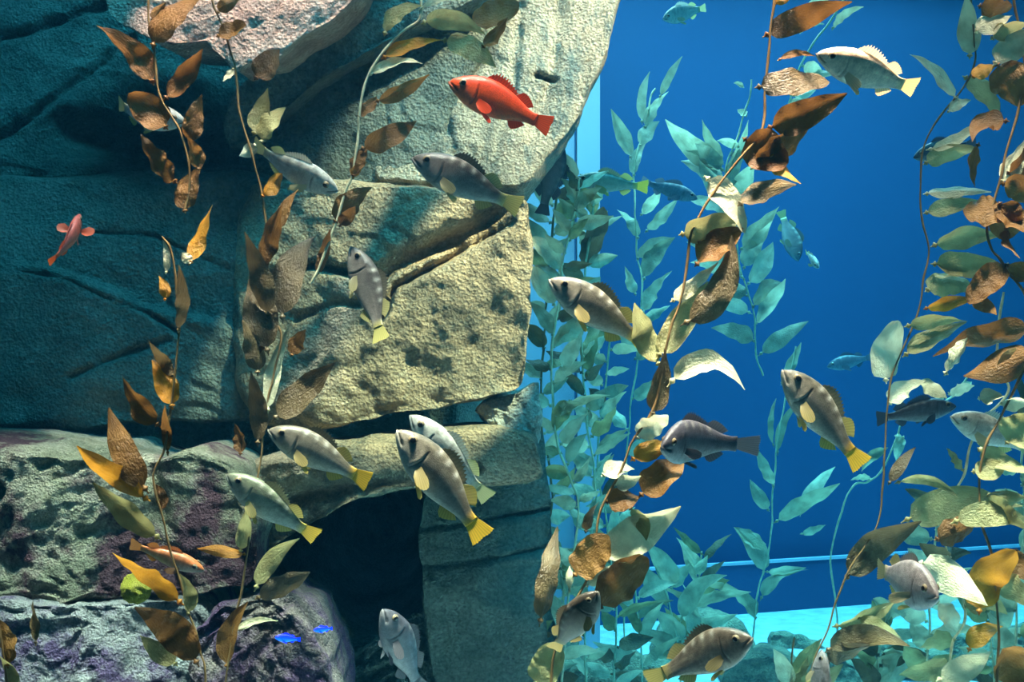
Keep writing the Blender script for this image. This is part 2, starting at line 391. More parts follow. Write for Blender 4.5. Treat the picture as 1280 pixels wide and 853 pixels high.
rock('slab', 'big sunlit tan rock slab with rough face and diagonal grooves', [(300, 217), (400, 219), (520, 237), (645, 250), (660, 262), (662, 330), (658, 410), (655, 484), (600, 498), (500, 512), (420, 532), (330, 535), (288, 480), (282, 300)], 5.38, M['sand_rock'], bulge=0.30, p=9, amp=0.035, seed=6, fs=2.6, thick=0.9, lump=.75, fslope=.45,
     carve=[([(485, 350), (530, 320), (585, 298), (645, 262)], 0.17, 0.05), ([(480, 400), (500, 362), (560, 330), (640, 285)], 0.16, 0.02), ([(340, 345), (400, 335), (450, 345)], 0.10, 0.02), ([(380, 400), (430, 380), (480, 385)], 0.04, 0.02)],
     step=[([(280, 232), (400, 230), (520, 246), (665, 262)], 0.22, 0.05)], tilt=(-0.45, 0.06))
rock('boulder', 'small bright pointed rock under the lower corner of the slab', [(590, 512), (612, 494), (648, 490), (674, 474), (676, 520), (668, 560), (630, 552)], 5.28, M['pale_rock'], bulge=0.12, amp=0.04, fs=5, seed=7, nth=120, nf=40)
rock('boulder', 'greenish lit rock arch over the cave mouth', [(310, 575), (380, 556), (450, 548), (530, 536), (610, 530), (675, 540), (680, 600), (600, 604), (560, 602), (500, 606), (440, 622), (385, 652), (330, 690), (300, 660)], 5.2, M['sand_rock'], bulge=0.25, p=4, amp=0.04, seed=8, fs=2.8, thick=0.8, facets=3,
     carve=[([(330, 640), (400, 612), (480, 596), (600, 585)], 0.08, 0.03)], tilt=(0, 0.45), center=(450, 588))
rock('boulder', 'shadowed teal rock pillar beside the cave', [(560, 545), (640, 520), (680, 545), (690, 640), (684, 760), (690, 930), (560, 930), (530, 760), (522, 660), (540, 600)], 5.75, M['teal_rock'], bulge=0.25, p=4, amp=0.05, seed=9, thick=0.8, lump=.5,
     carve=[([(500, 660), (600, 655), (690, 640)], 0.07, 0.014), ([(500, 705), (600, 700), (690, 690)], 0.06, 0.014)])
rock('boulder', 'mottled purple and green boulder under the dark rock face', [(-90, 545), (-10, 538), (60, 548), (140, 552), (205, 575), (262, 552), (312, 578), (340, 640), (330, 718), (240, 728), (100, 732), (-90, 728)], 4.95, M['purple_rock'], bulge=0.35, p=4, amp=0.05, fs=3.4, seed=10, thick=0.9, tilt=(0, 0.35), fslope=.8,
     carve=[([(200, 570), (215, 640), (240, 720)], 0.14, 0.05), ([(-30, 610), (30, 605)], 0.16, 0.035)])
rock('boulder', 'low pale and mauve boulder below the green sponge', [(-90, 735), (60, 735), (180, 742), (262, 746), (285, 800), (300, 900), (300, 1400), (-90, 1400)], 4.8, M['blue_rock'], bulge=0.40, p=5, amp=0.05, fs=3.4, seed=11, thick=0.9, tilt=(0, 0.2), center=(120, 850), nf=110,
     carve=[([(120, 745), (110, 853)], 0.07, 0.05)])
rock('boulder', 'rounded mauve boulder holding the glowing blue reflections', [(255, 780), (290, 748), (352, 734), (396, 760), (420, 810), (432, 870), (440, 1400), (240, 1400)], 4.75, M['mauve_rock'], bulge=0.34, p=3, amp=0.06, fs=4, seed=13, thick=0.8, center=(340, 850), nf=110)
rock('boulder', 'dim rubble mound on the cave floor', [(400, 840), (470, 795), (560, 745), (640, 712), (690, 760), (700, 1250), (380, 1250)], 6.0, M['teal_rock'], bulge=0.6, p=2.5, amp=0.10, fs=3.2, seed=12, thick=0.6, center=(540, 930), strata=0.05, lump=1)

rr = random.Random(5)
rubble = [(700, 838, 8.3, 45), (760, 850, 8.0, 50), (812, 845, 8.7, 40), (885, 812, 8.9, 62), (960, 845, 8.3, 48), (1000, 812, 9.3, 26), (1040, 850, 8.4, 40), (1095, 828, 8.8, 46), (1150, 838, 8.5, 40), (1190, 826, 8.8, 44), (1245, 838, 8.5, 42), (1290, 815, 8.9, 48), (690, 790, 9.0, 30), (860, 790, 9.2, 24), (978, 800, 9.3, 16)]
rubble_labels = ['pale boulder beneath the brown rising rockfish', 'pale boulder beneath the bushy teal kelp strand', 'pale boulder beside the kelp clump at the post foot', 'broad pale boulder behind the brown rockfish with amber fins', 'pale boulder behind the low kelp with pale upright tips', 'small pale stone at the edge of the lit sand strip', 'pale boulder behind the purplish rising rockfish', 'pale boulder behind the dark olive kelp clump', 'pale boulder below the round headed fish', 'pale boulder behind the pale jointed strand', 'pale boulder behind the golden arched blade', 'pale boulder at the far end of the leafy tangle', 'small pale stone against the foot of the pale post', 'small pale stone beside the broad boulder on the lit sand', 'tiny pale stone between two boulders on the lit sand']
for i, (x, y, D, r) in enumerate(rubble):
    pts = [(x+r*1.25*math.cos(a)*rr.uniform(.8, 1.15), y+r*0.8*math.sin(a)*rr.uniform(.8, 1.15)) for a in np.linspace(0, 2*math.pi, 9)[:-1]]
    y -= 14; r *= 1.15; bot = CAMZ/D*F+426.5
    pts = [(a, b if b < y+5 else max(b, bot)) for a, b in pts]
    rock('boulder', rubble_labels[i], pts, D, M['sand_rock'], bulge=r/F*D*0.9, thick=r/F*D*0.9, p=2.2, amp=0.06, fs=3.5, seed=20+i, nth=72, nf=26, nb=8, group='boulders on the sand floor')

# ------------------------------------------------------------------ kelp
rk = random.Random(11)
def blade_mesh(P0, P1, w, bend, roll, twist, seed, blunt=False, sagdir=None, nL=17, nW=7):
    """one kelp blade: petiole, float bulb and a ruffled leaf, from P0 to P1"""
    r = random.Random(seed)
    A = P1-P0; Ln = np.linalg.norm(A); T0 = A/Ln
    view = np.array([0, -1.0, 0.0]); S0 = np.cross(T0, view); S0 /= np.linalg.norm(S0)+1e-9
    N0 = np.cross(S0, T0)
    if N0[1] > 0: N0 = -N0
    up = S0 if S0[2] >= 0 else -S0
    t = np.linspace(0, 1, nL+3)
    ctr = P0[None]+A[None]*t[:, None]+(up*bend*Ln)[None]*(4*t*(1-t))[:, None]+N0[None]*(Ln*r.uniform(-.08, .08)*np.sin(t*math.pi*1.4)+Ln*r.choice((0, 0, .5, -.5, .8))*np.clip(t-r.uniform(.4, .6), 0, 1))[:, None]
    T = np.gradient(ctr, axis=0); T /= np.linalg.norm(T, axis=1)[:, None]
    # petiole and bulb
    pet = ctr[:3]; f0 = 0.0
    bulbR = min(0.011, max(0.004, w*0.16))
    pl = np.linspace(0, 1, 9); n0 = 3
    pp = np.stack([np.interp(pl, np.linspace(0, 1, n0), pet[:n0, k]) for k in range(3)], 1)
    rad = 0.0022+(bulbR-0.0022)*np.exp(-((pl-0.6)/0.2)**2)
    V1, F1 = tube(pp, rad, 7)
    # leaf
    tl = np.linspace(0, 1, nL); C = np.stack([np.interp(np.interp(tl, [0, 1], [t[2]*0.85, 1]), t, ctr[:, k]) for k in range(3)], 1)
    TT = np.gradient(C, axis=0); TT /= np.linalg.norm(TT, axis=1)[:, None]
    tc_ = np.clip(tl, 0.0, 0.998)
    a_, b_ = (0.34, 0.52) if blunt else (0.50, 0.98)
    pk = a_/(a_+b_); wid = (tc_**a_*(1-tc_)**b_)/(pk**a_*(1-pk)**b_)*w*0.5
    wid = np.maximum(wid, 0.002)*(1+0.05*np.sin(tl*r.uniform(9, 16)+r.uniform(0, 6)))
    ang = roll+twist*(tl-0.35)
    vv = np.linspace(-1, 1, nW); ph = r.uniform(0, 6.28); kk = r.uniform(2.2, 3.6); amp = r.uniform(0.03, 0.09); cup = r.uniform(-.25, .25); fold = r.choice((0, 0, .35, -.35, .55))*r.uniform(.5, 1)
    rows = []
    for i in range(nL):
        S = np.cross(TT[i], N0); S /= np.linalg.norm(S)+1e-9; Nn = np.cross(S, TT[i])
        Sr = S*math.cos(ang[i])+Nn*math.sin(ang[i]); Nr = np.cross(Sr, TT[i])
        off = wid[i]*(amp*2.2*np.sin(kk*6.28*tl[i]+ph+1.3*vv)*np.abs(vv)**1.5+cup*(vv**2-0.4)+fold*(np.abs(vv)-.4))
        rows.append(C[i][None]+Sr[None]*(vv*wid[i])[:, None]+Nr[None]*off[:, None])
    V2 = np.array(rows).reshape(-1, 3); o = len(V1)
    F2 = [tuple(a+o for a in f) for f in grid_faces(nL, nW)]
    V = np.vstack([V1, V2])-P0
    uv = np.vstack([np.zeros((len(V1), 2)), np.stack([np.repeat(tl*Ln, nW), np.tile(vv*w*0.5, nL)], 1)+seed*0.37 % 7])
    return V, F1+F2, uv

SEED = [0]
def add_blade(parent, base, tip, wpx, D, cls='b', bend=None, roll=None, twist=None, blunt=False, dz=None):
    SEED[0] += 1; r = random.Random(SEED[0]*7+3)
    ln = math.hypot(tip[0]-base[0], tip[1]-base[1])/F*D
    P0 = at(base[0], base[1], D); P1 = at(tip[0], tip[1], D); P1[1] += r.uniform(-.22, .22)*ln if dz is None else dz
    bend = r.uniform(-.05, .14) if bend is None else bend
    roll = r.choice((-1, 1))*r.uniform(0.1, 0.75) if roll is None else roll
    twist = r.uniform(-1.1, 1.1) if twist is None else twist
    V, Fc, uv = blade_mesh(P0, P1, (1.18 if D < 5.5 else 0.95)*wpx/F*D, bend, roll, twist, SEED[0], blunt)
    o = build('blade', V, Fc, BL[cls], parent, uv=uv); o.location = Vector(P0)-parent.location
    return o

def strand(label, path, D, blades=(), rad=0.0042, pale=False, group=None, D2=None, to_floor=False):
    """a kelp plant: one stipe along a pixel path and every blade as its own part"""
    D2 = D if D2 is None else D2
    n = len(path); ds = np.linspace(D, D2, n)
    pts = [at(x, y, d) for (x, y), d in zip(path, ds)]
    if to_floor:
        q = pts[-1].copy(); m = q.copy(); m[2] = q[2]*0.5; m[0] += 0.03; q[2] = 0.0; pts += [m, q]
    C = catmull(pts, max(24, 7*len(pts)))
    C += 0.02*np.stack([fbm(C*3.1+k*9.7, 3) for k in range(3)], 1)*(D/5)
    root = empty('kelp_strand', C[-1]); tag(root, label, 'kelp', group)
    tv = np.linspace(0, 1, len(C)); V, Fc = tube(C, rad*(0.75+0.25*np.sin(tv*37)**2), 7)
    st = build('stipe', V-C[-1], Fc, M['stipe_pale' if pale else 'stipe'], root)
    for b in blades:
        base, tip, wd, cls = b[:4]; kw = b[4] if len(b) > 4 else {}
        # depth of the stipe nearest to this base
        k = min(range(n), key=lambda i: (path[i][0]-base[0])**2+(path[i][1]-base[1])**2)
        add_blade(root, base, tip, wd, float(ds[k]), cls, **kw)
    root['n'] = len(blades); del root['n']
    return root

def auto(path, n, ln, wd, classes, seed, spread=(25, 80), up=True):
    """blades set alternately along a path, for growth too dense to tell blade from blade"""
    r = random.Random(seed); P = catmull([(x, y, 0) for x, y in path], 200)[:, :2]; out = []
    for i in range(n):
        k = int((i+r.uniform(.1, .9))/n*195); p = P[k]; t = P[min(k+4, 199)]-P[max(k-4, 0)]
        a = math.atan2(t[1], t[0]);
        if up and math.sin(a) > 0: a += math.pi
        s = 1 if i % 2 else -1
        a += s*math.radians(r.uniform(*spread)); L = r.uniform(*ln)
        out.append((tuple(p), (p[0]+L*math.cos(a), p[1]+L*math.sin(a)), r.uniform(*wd), r.choice(classes)))
    return out

B_ = dict(blunt=True)
strand('brown kelp strand hanging in front of the pale fish by the dark cliff', [(184, -60), (185, 0), (186, 27), (190, 61), (197, 105), (204, 126), (218, 150), (228, 170), (235, 200), (236, 240), (232, 268)], 4.35, [
 ((189, 26), (207, 3), 12, 'b'), ((190, 62), (252, -6), 32, 'b'), ((192, 107), (134, 43), 28, 'b'), ((204, 126), (258, 65), 24, 'b'), ((210, 162), (163, 120), 34, 'b', B_),
 ((240, 182), (253, 119), 22, 'b'), ((222, 230), (172, 166), 28, 'b'), ((232, 268), (250, 208), 26, 'b'), ((249, 214), (238, 172), 18, 'b')], rad=0.004)
strand('long kelp strand with dark spotted blades crossing the slab edge', [(258, -60), (262, 0), (272, 27), (285, 61), (294, 85), (299, 129), (311, 170), (320, 204), (326, 231), (330, 280), (333, 317), (338, 392), (350, 420), (342, 470), (332, 510), (325, 580), (311, 646), (305, 708), (293, 766), (283, 845), (280, 900)], 4.5, [
 ((272, 17), (300, -5), 16, 'b'), ((270, 46), (313, 36), 20, 'b', B_), ((292, 85), (281, 105), 9, 'p'), ((316, 170), (335, 110), 26, 'o'), ((320, 180), (301, 196), 15, 'p'),
 ((327, 180), (357, 136), 28, 'o'), ((318, 100), (347, 55), 28, 'b'), ((327, 247), (354, 218), 24, 'g'), ((350, 290), (371, 235), 14, 'b'), ((325, 342), (357, 262), 24, 'b'),
 ((354, 405), (390, 292), 36, 'd'), ((345, 400), (359, 325), 24, 'd'), ((336, 445), (316, 330), 36, 'd'), ((338, 400), (312, 290), 28, 'd'), ((364, 446), (383, 414), 18, 'b'), ((325, 442), (309, 338), 26, 'b'),
 ((334, 520), (357, 408), 17, 'p', dict(roll=0.1, bend=0.03)), ((340, 527), (422, 453), 32, 'd'), ((322, 560), (316, 465), 26, 'd'), ((309, 694), (249, 682), 14, 'g'), ((300, 692), (312, 634), 16, 'o'),
 ((318, 750), (387, 716), 26, 'd'), ((318, 740), (376, 672), 20, 'o'), ((285, 838), (311, 752), 24, 'b'), ((292, 792), (349, 773), 10, 'p'), ((300, 570), (292, 530), 18, 'b'), ((322, 470), (306, 400), 26, 'd')], to_floor=True)
strand('kelp strand with pale edged olive blades across the teal facet', [(530, -60), (527, 3), (524, 25), (504, 41), (480, 65), (466, 88), (456, 112), (449, 143), (446, 170), (441, 218), (432, 241), (419, 279), (402, 331), (388, 358)], 4.6, [
 ((480, 46), (527, 8), 20, 'o', dict(bend=.2)), ((526, 30), (602, 41), 24, 'o', dict(bend=.12)), ((585, 31), (648, 1), 30, 'b', B_), ((602, 60), (633, 27), 22, 'b'), ((476, 74), (551, 50), 22, 'g', dict(bend=.05)),
 ((551, 50), (620, 84), 26, 'o'), ((459, 96), (530, 83), 13, 'p', dict(bend=.15)), ((468, 128), (534, 98), 19, 'b'), ((447, 148), (470, 118), 18, 'b'), ((449, 188), (519, 146), 26, 'b', dict(bend=-.05)),
 ((441, 222), (459, 182), 20, 'b'), ((441, 224), (458, 204), 10, 'g'), ((417, 281), (464, 233), 27, 'b'), ((424, 284), (447, 258), 16, 'b'), ((396, 345), (413, 292), 14, 'b'),
 ((524, 12), (590, -6), 8, 'p')], pale=True, rad=0.005)
strand('golden brown kelp strand rising from the boulders beside the green sponge', [(204, 300), (214, 314), (218, 348), (218, 382), (221, 419), (219, 467), (218, 501), (212, 531), (205, 565), (192, 600), (206, 653), (213, 687), (223, 721), (233, 762), (247, 814), (257, 860)], 4.2, [
 ((207, 343), (204, 300), 8, 'p'), ((206, 376), (198, 345), 12, 'g'), ((236, 332), (264, 256), 22, 'g'), ((222, 418), (233, 332), 16, 'd'), ((217, 472), (192, 430), 16, 'd'), ((216, 512), (187, 450), 25, 'g'),
 ((200, 534), (151, 472), 28, 'b'), ((210, 570), (216, 503), 12, 'b'), ((188, 627), (111, 550), 27, 'g', dict(bend=-.06, roll=.3)), ((186, 617), (133, 510), 30, 'b'), ((202, 675), (124, 599), 28, 'o'),
 ((230, 757), (154, 674), 24, 'g', dict(roll=.35)), ((249, 834), (178, 746), 36, 'b'), ((222, 833), (176, 796), 22, 'o'), ((200, 640), (192, 606), 14, 'b'), ((234, 770), (228, 720), 16, 'o'), ((238, 330), (228, 316), 12, 'p')], to_floor=True, rad=0.004)
strand('short kelp strand with a brown blade on the low mauve boulder', [(-4, 780), (4, 815), (10, 853), (14, 900)], 4.2, [((10, 836), (-8, 772), 24, 'b'), ((12, 868), (4, 820), 18, 'o')], to_floor=True)
lb = empty('kelp_strand', at(45, 806, 4.3)); tag(lb, 'single dark slender kelp blade with an orange tip over the low boulder', 'kelp'); add_blade(lb, (45, 808), (51, 742), 13, 4.3, 'd', roll=0.5)

strand('front kelp strand with wrinkled grey and brown blades beside the dark open water', [(968, -60), (967, 0), (965, 27), (963, 61), (960, 95), (957, 122), (953, 156), (946, 172), (929, 190), (908, 217), (893, 240), (876, 265), (861, 297), (856, 348), (849, 385), (838, 408), (828, 443), (817, 504), (790, 548), (776, 585), (750, 645), (743, 700), (722, 738), (704, 770), (690, 853), (686, 900)], 4.25, [
 ((953, 47), (1055, 14), 28, 'b'), ((967, 7), (998, -5), 12, 'g'), ((972, 76), (1024, 66), 8, 'b'), ((943, 110), (1035, 101), 30, 'd', B_), ((956, 162), (1053, 121), 34, 'b'), ((938, 212), (1016, 157), 38, 'b'),
 ((962, 192), (998, 230), 22, 'g'), ((922, 258), (990, 234), 26, 'd'), ((928, 172), (984, 200), 44, 'b', B_), ((880, 220), (932, 290), 32, 'p', B_), ((848, 294), (927, 274), 30, 'o', B_), ((868, 334), (930, 285), 36, 'b'),
 ((838, 378), (892, 332), 18, 'p'), ((850, 408), (912, 296), 32, 'd', dict(bend=-.16, roll=.2)), ((820, 450), (886, 352), 30, 'o', dict(roll=.15)), ((814, 522), (831, 436), 26, 'd'), ((826, 460), (788, 378), 32, 'o'),
 ((834, 484), (928, 487), 27, 'p', dict(bend=.34, roll=.4)), ((795, 550), (834, 518), 27, 'p', B_), ((788, 577), (852, 568), 24, 'g'), ((798, 622), (862, 570), 36, 'b'), ((752, 596), (794, 588), 22, 'p'), ((766, 606), (800, 594), 18, 'p'),
 ((756, 628), (800, 622), 30, 'b'), ((748, 704), (847, 630), 42, 'p', dict(roll=.25)), ((786, 634), (808, 676), 20, 'o'), ((716, 722), (760, 668), 40, 'b', B_), ((730, 734), (782, 702), 17, 'p'), ((748, 764), (810, 698), 46, 'b', B_),
 ((712, 742), (711, 702), 11, 'p'), ((674, 784), (700, 660), 28, 'd'), ((732, 667), (750, 628), 16, 'd'), ((668, 858), (694, 804), 36, 'o', B_), ((700, 800), (740, 770), 26, 'o')], to_floor=True, rad=0.0045)

# kelp on the far side of the frame: three interwoven strands
strand('thin kelp strand with pale leaf blades in a ladder beside the open blue water', [(1211, -60), (1212, 0), (1217, 51), (1218, 75), (1201, 112), (1184, 133), (1167, 156), (1154, 187), (1150, 214), (1150, 245), (1154, 279), (1162, 314), (1157, 350), (1154, 372), (1147, 396), (1134, 423), (1120, 460), (1113, 491), (1108, 560), (1105, 612), (1096, 660), (1053, 725), (1034, 787), (1019, 828), (1008, 890)], 4.7, [
 ((1212, 74), (1198, 1), 24, 'p'), ((1198, 128), (1130, 72), 27, 'p', dict(bend=.1)), ((1203, 95), (1253, 148), 26, 'o'), ((1184, 141), (1214, 125), 13, 'p'), ((1157, 188), (1233, 142), 15, 'p', dict(bend=-.1)), ((1154, 206), (1213, 189), 20, 'o', B_),
 ((1154, 243), (1230, 244), 17, 'p'), ((1154, 267), (1220, 252), 19, 'o'), ((1163, 309), (1248, 296), 25, 'o'), ((1163, 330), (1244, 336), 29, 'o', B_), ((1156, 365), (1220, 359), 27, 'o', B_), ((1154, 387), (1214, 375), 17, 'g'),
 ((1130, 409), (1210, 402), 20, 'o'), ((1128, 447), (1210, 403), 23, 'o'), ((1108, 480), (1118, 406), 31, 'p', B_), ((1110, 507), (1152, 478), 23, 'p'), ((1147, 477), (1182, 498), 20, 'p'), ((1118, 605), (1189, 618), 14, 'o', dict(bend=.18)),
 ((1110, 607), (1148, 560), 14, 'd'), ((1126, 654), (1260, 626), 40, 'o', dict(roll=.15, bend=.08)), ((1054, 728), (1136, 638), 34, 'd', dict(roll=.1)), ((1040, 784), (1124, 756), 22, 'o'), ((1030, 817), (1128, 792), 25, 'd'), ((1070, 772), (1122, 794), 14, 'o'),
 ((1032, 830), (1085, 800), 26, 'd'), ((1058, 700), (1100, 690), 10, 'd')], to_floor=True, rad=0.0038)
strand('dark stemmed kelp strand with broad brown blades behind the thin ladder strand', [(1268, -60), (1265, 0), (1276, 40), (1282, 80), (1280, 112), (1270, 153), (1256, 194), (1246, 235), (1234, 280), (1239, 311), (1249, 324), (1259, 341), (1278, 365), (1290, 420), (1270, 480), (1250, 520), (1230, 560), (1225, 640), (1240, 700), (1250, 780), (1245, 880)], 4.5, [
 ((1222, 7), (1268, 8), 24, 'b', B_), ((1218, 41), (1264, 20), 25, 'p'), ((1238, 50), (1282, 32), 21, 'o'), ((1241, 82), (1296, 38), 29, 'p'), ((1215, 98), (1245, 82), 17, 'g'), ((1244, 78), (1275, 132), 42, 'b', B_), ((1262, 152), (1213, 178), 28, 'b', dict(bend=.2)),
 ((1224, 178), (1221, 234), 19, 'b'), ((1250, 230), (1284, 174), 23, 'p'), ((1258, 218), (1300, 194), 34, 'b', B_), ((1250, 230), (1292, 252), 30, 'b', B_), ((1256, 258), (1208, 262), 38, 'b', B_), ((1248, 252), (1254, 298), 38, 'b', B_), ((1258, 283), (1266, 328), 20, 'b'),
 ((1262, 330), (1210, 380), 29, 'b', B_), ((1256, 330), (1300, 350), 22, 'b'), ((1214, 374), (1242, 394), 17, 'b'), ((1296, 412), (1178, 448), 38, 'b', dict(bend=.06)), ((1296, 436), (1202, 470), 36, 'b'), ((1252, 470), (1280, 440), 28, 'o'),
 ((1180, 470), (1214, 422), 23, 'p'), ((1249, 505), (1290, 504), 17, 'p'), ((1222, 499), (1252, 496), 18, 'p'), ((1256, 556), (1292, 514), 42, 'o', dict(roll=.15)), ((1214, 590), (1262, 582), 25, 'o'), ((1188, 655), (1290, 656), 28, 'o', dict(roll=.2)), ((1168, 676), (1228, 660), 30, 'b', B_),
 ((1146, 702), (1224, 752), 38, 'p', dict(roll=.15)), ((1224, 770), (1256, 684), 38, 'g', dict(roll=.2, blunt=True)), ((1250, 692), (1300, 724), 30, 'b'), ((1210, 816), (1258, 786), 22, 'g', dict(bend=.2)), ((1290, 862), (1240, 802), 52, 'b', B_), ((1170, 852), (1250, 820), 29, 'p'),
 ((1222, 560), (1282, 590), 22, 'o'), ((1226, 640), (1282, 622), 24, 'o'), ((1232, 615), (1278, 660), 22, 'o'), ((1238, 720), (1290, 760), 28, 'o'), ((1240, 260), (1290, 300), 30, 'b')], to_floor=True, rad=0.005)
strand('pale jointed kelp strand winding up between the broad brown blades', [(1256, 365), (1250, 400), (1246, 460), (1258, 490), (1225, 530), (1211, 560), (1204, 591), (1190, 622), (1184, 656), (1184, 690), (1201, 745), (1204, 780), (1190, 807), (1185, 870)], 4.9, [
 ((1185, 494), (1214, 483), 19, 'p'), ((1190, 622), (1230, 612), 16, 'o'), ((1146, 757), (1182, 730), 27, 'o'), ((1170, 752), (1196, 790), 25, 'p'), ((1204, 760), (1240, 742), 24, 'o'), ((1196, 800), (1150, 812), 24, 'o'), ((1190, 830), (1130, 845), 26, 'o'), ((1204, 590), (1180, 560), 14, 'o'), ((1190, 700), (1150, 680), 22, 'd'), ((1200, 745), (1262, 770), 24, 'o'), ((1186, 850), (1225, 836), 26, 'p')], pale=True, to_floor=True, rad=0.0055)
strand('low kelp strand with pale upright tips at the foot of the dark open water', [(995, 800), (990, 840), (988, 880)], 5.2, [((985, 862), (965, 810), 22, 'p'), ((988, 860), (1026, 798), 18, 'o'), ((990, 870), (1010, 820), 22, 'o'), ((986, 880), (1060, 835), 24, 'o')], to_floor=True)

# dense curtain of kelp between the cliff and the open water
curt = [([(722, 225), (720, 260), (712, 300), (700, 360), (690, 450), (695, 540), (715, 600), (722, 660), (700, 853)], 5.9, 'pale leafed kelp strand climbing beside the slab corner', 22, 31),
        ([(742, 250), (735, 310), (726, 420), (735, 520), (742, 620), (730, 740), (735, 880)], 6.6, 'leafy kelp strand standing in front of the pale post', 22, 32),
        ([(694, 235), (690, 290), (684, 400), (676, 520), (690, 620), (668, 720), (672, 880)], 6.3, 'kelp strand hugging the shadowed edge of the cliff', 20, 33),
        ([(765, 420), (752, 500), (748, 600), (765, 700), (770, 800), (765, 880)], 7.2, 'bushy teal kelp strand behind the wrinkled front strand', 18, 34)]
for i, (path, D, lab, n, sd) in enumerate(curt):
    bl = auto(path, int(n*1.6), (28, 56), (13, 24), 'ffpodpf', sd)
    if i == 0: bl += [((702, 342), (664, 297), 24, 'p', B_), ((694, 384), (664, 334), 26, 'p', B_), ((735, 410), (694, 432), 28, 'p', B_), ((700, 462), (727, 415), 22, 'p'), ((715, 500), (694, 540), 26, 'o'), ((700, 520), (760, 494), 14, 'p')]
    if i == 1: bl += [((724, 335), (752, 262), 30, 'd', B_), ((735, 470), (752, 400), 24, 'o'), ((740, 280), (722, 232), 22, 'o')]
    strand(lab, path, D, bl, pale=(i != 2), rad=0.006, to_floor=True)
mats_low = [([(655, 760), (650, 800), (640, 870)], 5.9, 'low pale kelp tuft at the edge of the cave rubble', 9, 41), ([(700, 690), (705, 760), (690, 870)], 6.0, 'short kelp tuft below the leafy curtain', 12, 42),
            ([(770, 640), (790, 720), (800, 800), (805, 880)], 7.4, 'teal kelp clump at the foot of the pale post', 16, 43), ([(880, 690), (870, 760), (860, 860)], 7.8, 'teal kelp clump before the lit step edge', 12, 44),
            ([(1110, 770), (1100, 820), (1095, 880)], 6.2, 'dark olive kelp clump under the round headed fish', 12, 45), ([(1235, 760), (1240, 820), (1245, 880)], 6.0, 'olive kelp clump under the orange blade', 12, 46), ([(1170, 640), (1165, 720), (1160, 800), (1158, 880)], 5.8, 'olive kelp strand tangled behind the pale jointed strand', 14, 47),
            ([(1290, 500), (1275, 580), (1280, 660), (1270, 760), (1275, 880)], 5.6, 'olive kelp strand at the end of the leafy tangle', 16, 48)]
for path, D, lab, n, sd in mats_low:
    strand(lab, path, D, auto(path, n, (32, 66), (16, 32) if D < 7 else (11, 20), 'fopfd', sd), rad=0.006, to_floor=True, pale=True)

# far strands in the blue
far = []
strand('far teal kelp sprig standing alone in the open blue water', [(822, 110), (815, 122), (803, 170), (793, 204), (796, 290), (801, 348), (800, 395), (790, 480), (780, 600), (775, 700)], 8.2, [
 ((790, 200), (764, 136), 21, 'f'), ((803, 156), (813, 88), 15, 'f'), ((806, 162), (836, 114), 20, 'f'), ((824, 124), (853, 70), 12, 'f'), ((800, 184), (824, 152), 20, 'f'), ((793, 222), (809, 176), 15, 'f'), ((800, 270), (825, 236), 18, 'f'), ((806, 291), (846, 250), 20, 'f'),
 ((795, 326), (842, 296), 18, 'f'), ((804, 353), (845, 296), 23, 'f'), ((795, 370), (778, 332), 15, 'f'), ((803, 394), (838, 340), 21, 'f'), ((803, 404), (838, 382), 16, 'f'), ((798, 300), (772, 262), 16, 'f'), ((793, 440), (760, 410), 18, 'f'), ((792, 450), (835, 430), 18, 'f'), ((788, 500), (830, 470), 20, 'f'), ((785, 540), (745, 510), 20, 'f'), ((782, 570), (822, 548), 20, 'f')], pale=True, rad=0.006, to_floor=True)
strand('far teal kelp with broad crossing blades behind the front strand', [(938, 100), (932, 130), (918, 180), (905, 212), (915, 260), (925, 320), (938, 380), (945, 440), (955, 468)], 8.0, [
 ((905, 212), (824, 156), 31, 'f', dict(roll=.1)), ((905, 206), (877, 150), 20, 'f'), ((905, 215), (855, 190), 20, 'f'), ((925, 185), (895, 177), 14, 'p'), ((934, 145), (922, 137), 16, 'p'), ((930, 110), (915, 105), 7, 'p')]
 + auto([(905, 212), (915, 260), (925, 320), (938, 380), (950, 460)], 20, (50, 80), (20, 30), 'ffp', 51, (15, 70)), pale=True, rad=0.006)
strand('far teal kelp sprig reaching to the top beside the cream fish', [(1065, -40), (1055, 0), (1035, 30), (1010, 60), (995, 90), (985, 130)], 6.8, [((1010, 20), (1042, -8), 20, 'p'), ((1040, 38), (1080, 8), 14, 'f'), ((1002, 82), (1030, 90), 20, 'p'), ((1000, 96), (1042, 94), 14, 'f'), ((990, 120), (1020, 112), 14, 'p'), ((1030, 30), (1000, 42), 10, 'p'), ((985, 130), (1010, 128), 16, 'p')], pale=True, rad=0.006)
strand('far teal kelp sprig with upright blades rising from the lit step edge', [(996, 432), (984, 480), (970, 550), (968, 600), (966, 650), (958, 700), (946, 760), (940, 840)], 8.3, [
 ((976, 482), (999, 430), 15, 'f'), ((968, 560), (972, 500), 10, 'f'), ((972, 570), (998, 500), 12, 'f'), ((966, 655), (1042, 594), 26, 'f'), ((1000, 646), (1048, 586), 20, 'f'), ((960, 690), (918, 660), 24, 'f'), ((955, 720), (920, 663), 26, 'f'), ((956, 715), (1004, 707), 14, 'f'), ((950, 752), (1006, 706), 24, 'f'), ((968, 610), (945, 560), 16, 'f'), ((945, 775), (915, 740), 22, 'f'), ((1000, 668), (1036, 658), 12, 'p'), ((962, 640), (938, 600), 18, 'f')], pale=True, rad=0.006, to_floor=True)
